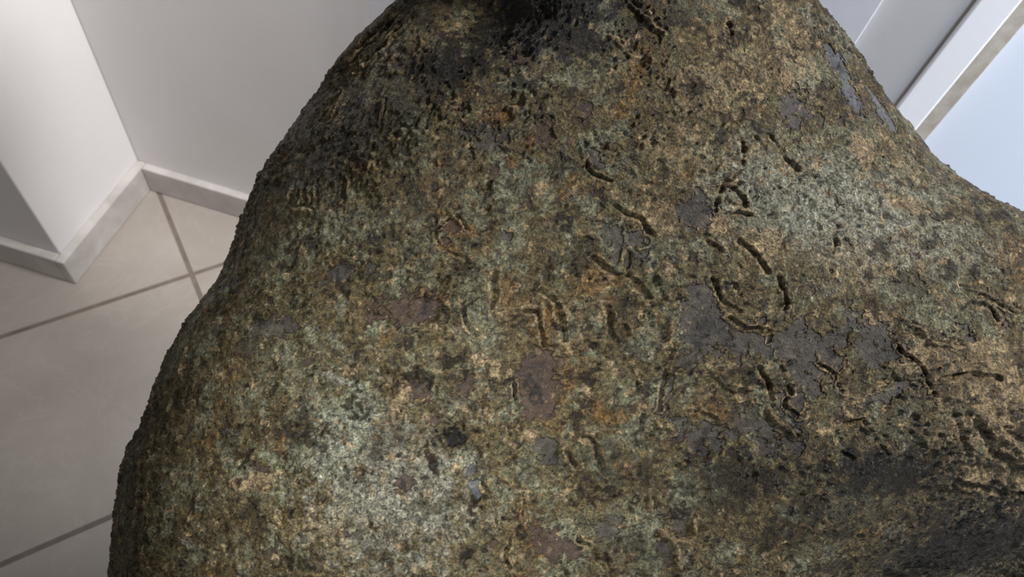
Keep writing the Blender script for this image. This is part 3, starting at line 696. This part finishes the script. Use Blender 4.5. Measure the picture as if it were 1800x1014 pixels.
# strokes
jx = x + 0.0014 * fbm(P, 200, 2, 91) + 0.0028 * gnoise(P, 70, 95)
jy = y + 0.0014 * fbm(P, 200, 2, 93) + 0.0028 * gnoise(P, 70, 97)
def stroke_dist(pts, pad):
    ys = [p[1] for p in pts]
    r0, r1 = np.searchsorted(ROWS, (min(ys) - pad, max(ys) + pad))
    sl = (slice(r0, r1), slice(0, NF))
    X, Y = jx[sl], jy[sl]; D = np.full(X.shape, 9.0); SD = np.zeros(X.shape)
    for (ax, ay), (bx, by) in zip(pts[:-1], pts[1:]):
        ex, ey = bx - ax, by - ay; L2 = ex * ex + ey * ey + 1e-12
        t = np.clip(((X - ax) * ex + (Y - ay) * ey) / L2, 0, 1)
        d = np.hypot(X - ax - t * ex, Y - ay - t * ey)
        sgn = np.sign(ex * (Y - ay) - ey * (X - ax))
        upd = d < D; D[upd] = d[upd]; SD[upd] = sgn[upd]
    return sl, D, SD
WEAR = gnoise(P, 45, 99)
LETTER_ID = np.full((nr, nc), -1, np.int32)
def carve(st, lid=None):
    pts, kind, w, dp = st
    if lid is not None: dp = dp * 1.3
    sl, D, SD = stroke_dist(pts, w * 4)
    hw = w * 0.56
    wear = 0.75 + 0.5 * sstep(-0.25, 0.25, WEAR[sl])
    dp = dp * wear
    core = np.exp(-(D / hw) ** 2 * 1.1)
    rimm = np.exp(-((D - 1.55 * hw) / (0.7 * hw)) ** 2)
    if kind == 'g':
        hmm[sl] += dp * (-2.7 * core + 1.4 * rimm * (0.55 + 0.75 * (SD > 0)))
        MASK['tan'][sl] = np.maximum(MASK['tan'][sl], 0.75 * rimm * wear)
        MASK['stain_shade'][sl] = np.maximum(MASK['stain_shade'][sl], 0.25 * core)
    else:
        hmm[sl] += dp * (2.3 * core - 1.2 * rimm * (SD > 0) - 0.5 * rimm)
        MASK['tan'][sl] = np.maximum(MASK['tan'][sl], 0.75 * core * wear ** 2)
    bare = np.clip(1 - 1.3 * np.maximum(core if kind == 'r' else 0, rimm * 0.7), 0, 1)
    for k in ('slate', 'blue', 'rust'): MASK[k][sl] *= bare
    if lid is not None:
        LETTER_ID[sl][D < w * 1.15] = lid
near = np.zeros((nr, nc))
for nm, strokes in LETTERS:
    for pts, kind, w, dp in strokes:
        sl, D, SD = stroke_dist(pts, w * 4)
        near[sl] = np.maximum(near[sl], np.exp(-(D / (w * 1.3)) ** 2))
hmm = hmm - near * 0.6 * crust * vary * (0.6 * lump2 + 0.7 * n6 + 0.9 * n6b + 0.85 * n3 + 0.25 * n2 + 1.0 * r2 + 0.5 * r3)
for i, (nm, strokes) in enumerate(LETTERS):
    for st in strokes: carve(st, i)
for st in RELIEF: carve(st)

P = P + NRM * (hmm * 0.001)[..., None]
# ---- mesh data
idx = np.arange(nr * nc).reshape(nr, nc)
a = idx[:-1, :]; b = np.roll(idx, -1, 1)[:-1, :]; c = np.roll(idx, -1, 1)[1:, :]; d = idx[1:, :]
QUADS = np.stack([a, b, c, d], -1).reshape(-1, 4)
lid = LETTER_ID
fl_id = np.where((lid[:-1, :] == np.roll(lid, -1, 1)[1:, :]), lid[:-1, :], -1).reshape(-1)
du = np.roll(P, -1, 1) - np.roll(P, 1, 1); dv = np.gradient(P, axis=0)
VN = np.cross(du, dv); VN /= (np.linalg.norm(VN, axis=-1, keepdims=True) + 1e-12)
PV = P.reshape(-1, 3); VNf = VN.reshape(-1, 3)
A1 = np.stack([MASK[k] for k in ('slate', 'verdigris', 'ochre', 'tan')], -1).reshape(-1, 4)
A2 = np.stack([MASK[k] for k in ('stain_shade', 'blue', 'rust', 'pale')], -1).reshape(-1, 4)

def sub_mesh(name, quads, caps=()):
    used, inv = np.unique(quads, return_inverse=True); q = inv.reshape(-1, 4)
    remap = {int(u): i for i, u in enumerate(used)} if caps else None
    me = bpy.data.meshes.new(name)
    nq = len(q); ncap = sum(len(k) for k in caps)
    me.vertices.add(len(used)); me.vertices.foreach_set('co', PV[used].astype(np.float32).ravel())
    loops = [q.ravel()] + [np.array([remap[int(v)] for v in k]) for k in caps]
    me.loops.add(nq * 4 + ncap); me.loops.foreach_set('vertex_index', np.concatenate(loops).astype(np.int32))
    starts = list(range(0, nq * 4, 4)); s = nq * 4
    for k in caps: starts.append(s); s += len(k)
    me.polygons.add(len(starts)); me.polygons.foreach_set('loop_start', np.array(starts, np.int32))
    me.update(calc_edges=True); me.validate()
    for nm, A in (('patina_a', A1), ('patina_shading', A2)):
        at = me.attributes.new(nm, 'FLOAT_COLOR', 'POINT'); at.data.foreach_set('color', A[used].astype(np.float32).ravel())
    me.polygons.foreach_set('use_smooth', np.ones(len(me.polygons), bool))
    me.normals_split_custom_set_from_vertices(VNf[used].tolist())
    return me

# ---- patina material
M_BRONZE, nt, bsdf = new_mat('corroded_bronze')
co = N(nt, 'ShaderNodeTexCoord').outputs['Object']
def attr(name):
    n = N(nt, 'ShaderNodeAttribute', attribute_name=name, attribute_type='GEOMETRY')
    s = N(nt, 'ShaderNodeSeparateColor'); nt.links.new(n.outputs['Color'], s.inputs[0])
    return s.outputs[0], s.outputs[1], s.outputs[2], n.outputs['Alpha']
a_slate, a_verd, a_ochre, a_tan = attr('patina_a')
a_stain_shade, a_blue, a_rust, a_pale_sheen = attr('patina_shading')
na = noise(nt, co, 42, 9, 0.68, 0.8)
nb = noise(nt, co, 190, 6, 0.68, 0.7)
ncn = noise(nt, co, 520, 3, 0.6, 0.4)
ndn = noise(nt, co, 150, 5, 0.7, 0.8)
def thr(fac, n, lo=0.35, w=0.16, gain=1.0):
    """mask fac broken up by a noise n: speckled where fac is middling, solid where it is full."""
    t = mth(nt, 'ADD', mth(nt, 'MULTIPLY', fac, 1.0), mth(nt, 'SUBTRACT', n, 0.5))
    t = mth(nt, 'ADD', t, mth(nt, 'MULTIPLY', mth(nt, 'SUBTRACT', fac, 0.5), 0.3))
    mr = N(nt, 'ShaderNodeMapRange'); mr.interpolation_type = 'SMOOTHSTEP'
    nt.links.new(t, mr.inputs[0]); mr.inputs[1].default_value = lo; mr.inputs[2].default_value = lo + w
    mr.inputs[3].default_value = 0.0; mr.inputs[4].default_value = gain
    return mr.outputs[0]
base = ramp(nt, na, [(0.30, srgb(52, 44, 30)), (0.42, srgb(84, 72, 46)), (0.52, srgb(100, 88, 60)), (0.62, srgb(98, 97, 74)), (0.75, srgb(130, 111, 74))])
c = mix(nt, thr(a_verd, ndn, 0.26, 0.5, 0.78), base, ramp(nt, ndn, [(0.3, srgb(100, 104, 86)), (0.55, srgb(126, 128, 108)), (0.75, srgb(150, 152, 134))]))
c = mix(nt, thr(a_ochre, ndn, 0.34, 0.5, 0.7), c, ramp(nt, nb, [(0.3, srgb(92, 62, 30)), (0.55, srgb(118, 86, 44)), (0.75, srgb(132, 102, 60))]))
c = mix(nt, thr(a_pale_sheen, ndn, 0.15, 0.9, 0.6), c, ramp(nt, na, [(0.35, srgb(158, 162, 154)), (0.65, srgb(182, 178, 164))]))  # pale flecks, plus painted highlight at lower left and brighter right side
c = mix(nt, thr(a_tan, ndn, 0.35, 0.35, 0.9), c, ramp(nt, na, [(0.3, srgb(128, 110, 82)), (0.7, srgb(168, 148, 116))]))
spk = mth(nt, 'ADD', mth(nt, 'MULTIPLY', ndn, 0.4), mth(nt, 'MULTIPLY', nb, 0.6))
ru_f = thr(a_rust, spk, 0.40, 0.35, 0.95)
c = mix(nt, ru_f, c, ramp(nt, na, [(0.3, srgb(40, 28, 20)), (0.7, srgb(64, 46, 34))]))
sl_f = thr(a_slate, spk, 0.36, 0.45, 0.95)
c = mix(nt, sl_f, c, ramp(nt, na, [(0.3, srgb(32, 29, 26)), (0.5, srgb(50, 45, 41)), (0.7, srgb(72, 65, 57))]))
bl_f = thr(a_blue, spk, 0.36, 0.4, 0.9)
c = mix(nt, bl_f, c, ramp(nt, na, [(0.3, srgb(40, 44, 56)), (0.7, srgb(70, 73, 82))]))
smf = mth(nt, 'MAXIMUM', mth(nt, 'MAXIMUM', sl_f, bl_f), ru_f)
# mineral grains: each grain lighter or darker than the crust around it
g1 = ramp(nt, nb, [(0.30, val(0.08)), (0.41, val(0.45)), (0.50, val(0.88)), (0.60, val(1.25)), (0.72, val(2.2))])
g2 = ramp(nt, ncn, [(0.28, val(0.2)), (0.44, val(0.8)), (0.57, val(1.15)), (0.72, val(2.0))])
gr = mix(nt, 1.0, g1, g2, 'MULTIPLY')
gr = mix(nt, mth(nt, 'MULTIPLY', smf, 0.78), gr, val(0.92))
c = mix(nt, 1.0, c, gr, 'MULTIPLY')
c = mix(nt, ramp(nt, nb, [(0.60, val(0)), (0.70, val(0.35))]), c, srgb(168, 146, 102))
c = mix(nt, 1.0, c, (1.17, 1.13, 1.03, 1), 'MULTIPLY')
# black mask: dark stain plus shade painted at neck, left edge, lower right
c = mix(nt, thr(a_stain_shade, ndn, 0.22, 0.7, 0.95), c, mix(nt, 1.0, c, srgb(128, 118, 98), 'MULTIPLY'))
c = mix(nt, thr(a_stain_shade, nb, 0.5, 0.7, 0.95), c, mix(nt, 1.0, c, srgb(100, 92, 78), 'MULTIPLY'))
nt.links.new(c, bsdf.inputs['Base Color'])
rr = N(nt, 'ShaderNodeMapRange'); nt.links.new(smf, rr.inputs[0]); rr.inputs[3].default_value = 0.42; rr.inputs[4].default_value = 0.55
nt.links.new(rr.outputs[0], bsdf.inputs['Roughness'])
bsdf.inputs['Specular IOR Level'].default_value = 0.40
hgt = mth(nt, 'ADD', mth(nt, 'MULTIPLY', nb, 1.0), mth(nt, 'MULTIPLY', ncn, 0.45))
hgt = mth(nt, 'MULTIPLY', hgt, mth(nt, 'SUBTRACT', 1.0, mth(nt, 'MULTIPLY', smf, 0.8)))
bump(nt, bsdf, hgt, 1.0, 0.012)

# ---- objects
SC = Vector((0, 0, CAM_Z)) + ROT @ Vector((0, 0, -0.62))
statue = bpy.data.objects.new('bronze_statue', None); COL.objects.link(statue)
statue.location = SC; statue.rotation_euler = ROT.to_euler()
statue['label'] = 'large corroded green-brown bronze statue torso with incised letters filling the picture'
statue['category'] = 'statue'
caps = (list(idx[0, ::-1]), list(idx[-1, :]))
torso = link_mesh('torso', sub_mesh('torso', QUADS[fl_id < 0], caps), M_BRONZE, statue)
for i, (nm, strokes) in enumerate(LETTERS):
    q = QUADS[fl_id == i]
    if len(q):
        link_mesh('incised_letter', sub_mesh('incised_letter', q), M_BRONZE, torso)

# ---- head, above the picture
nu, nv = 220, 140
uu, vv = np.meshgrid(np.linspace(0, 2 * math.pi, nu, endpoint=False), np.linspace(0.02, math.pi - 0.02, nv))
sx = np.sin(vv) * np.sin(uu); sy = -np.cos(vv); sz = np.sin(vv) * np.cos(uu)
def gb(cx, cy, rx, ry): return np.exp(-((sx - cx) / rx) ** 2 - ((sy - cy) / ry) ** 2) * (sz > 0)
rad = 1 + 0.02 * gnoise(np.stack([sx, sy, sz], -1), 3, 5)
rad = rad + 0.24 * gb(0, -0.12, 0.10, 0.16) + 0.10 * gb(0, 0.05, 0.07, 0.20) + 0.06 * gb(0, 0.28, 0.5, 0.10)
rad = rad - 0.10 * gb(0.30, 0.10, 0.17, 0.10) - 0.10 * gb(-0.30, 0.10, 0.17, 0.10) + 0.05 * gb(0.30, 0.10, 0.10, 0.05) + 0.05 * gb(-0.30, 0.10, 0.10, 0.05)
rad = rad + 0.07 * gb(0, -0.42, 0.20, 0.045) + 0.06 * gb(0, -0.53, 0.17, 0.05) - 0.04 * gb(0, -0.475, 0.20, 0.02) + 0.12 * gb(0, -0.80, 0.22, 0.16)
hair = sstep(0.40, 0.50, sy + 0.45 * np.clip(-sz, -0.2, 1))
rad = rad + hair * (0.05 + 0.03 * np.sin(uu * 26 + 3 * np.sin(vv * 9)))
for s in (-1, 1):
    rad = rad + 0.13 * np.exp(-((sx - s * 0.98) / 0.12) ** 2 - ((sy + 0.02) / 0.22) ** 2 - ((sz + 0.05) / 0.13) ** 2)
jaw = 1 - 0.22 * sstep(-0.1, -0.9, sy)
HP = np.stack([sx * rad * 0.125 * jaw, sy * rad * 0.180, sz * rad * 0.145], -1)
HP = HP + np.stack([sx, sy, sz], -1) * (0.0008 * gnoise(HP, 130, 3) + 0.0005 * gnoise(HP, 320, 4))[..., None]
hi = np.arange(nu * nv).reshape(nv, nu); h2 = np.roll(hi, -1, 1)
hq = np.stack([hi[:-1], h2[:-1], h2[1:], hi[1:]], -1).reshape(-1, 4).tolist()
hme = bpy.data.meshes.new('head'); hme.from_pydata(HP.reshape(-1, 3).tolist(), [], hq + [hi[0, ::-1].tolist(), hi[-1].tolist()])
hme.polygons.foreach_set('use_smooth', np.ones(len(hme.polygons), bool))
head = link_mesh('head', hme, M_BRONZE, statue); head.location = (0.10, 0.525, -0.03)

# ------------------------------------------------------------------ plinth under the torso
pl = bpy.data.objects.new('plinth', None); COL.objects.link(pl); pl.location = (0.02, 0.66, 0)
pl['label'] = 'square white plinth carrying the bronze torso'; pl['category'] = 'plinth'
box('shaft', (-0.17, -0.17, 0.06), (0.17, 0.17, 0.70), M_PLINTH, 0.004, pl)
box('foot', (-0.19, -0.19, 0.0), (0.19, 0.19, 0.06), M_PLINTH, 0.004, pl)
bm = bmesh.new()
bmesh.ops.create_cone(bm, cap_ends=True, segments=24, radius1=0.03, radius2=0.026, depth=0.175, matrix=Matrix.Translation((0, 0, 0.7875)))
bmesh.ops.create_cone(bm, cap_ends=True, segments=24, radius1=0.07, radius2=0.06, depth=0.012, matrix=Matrix.Translation((0, 0, 0.706)))
me = bpy.data.meshes.new('mount_post'); bm.to_mesh(me); bm.free()
link_mesh('mount_post', me, M_STEEL, pl)
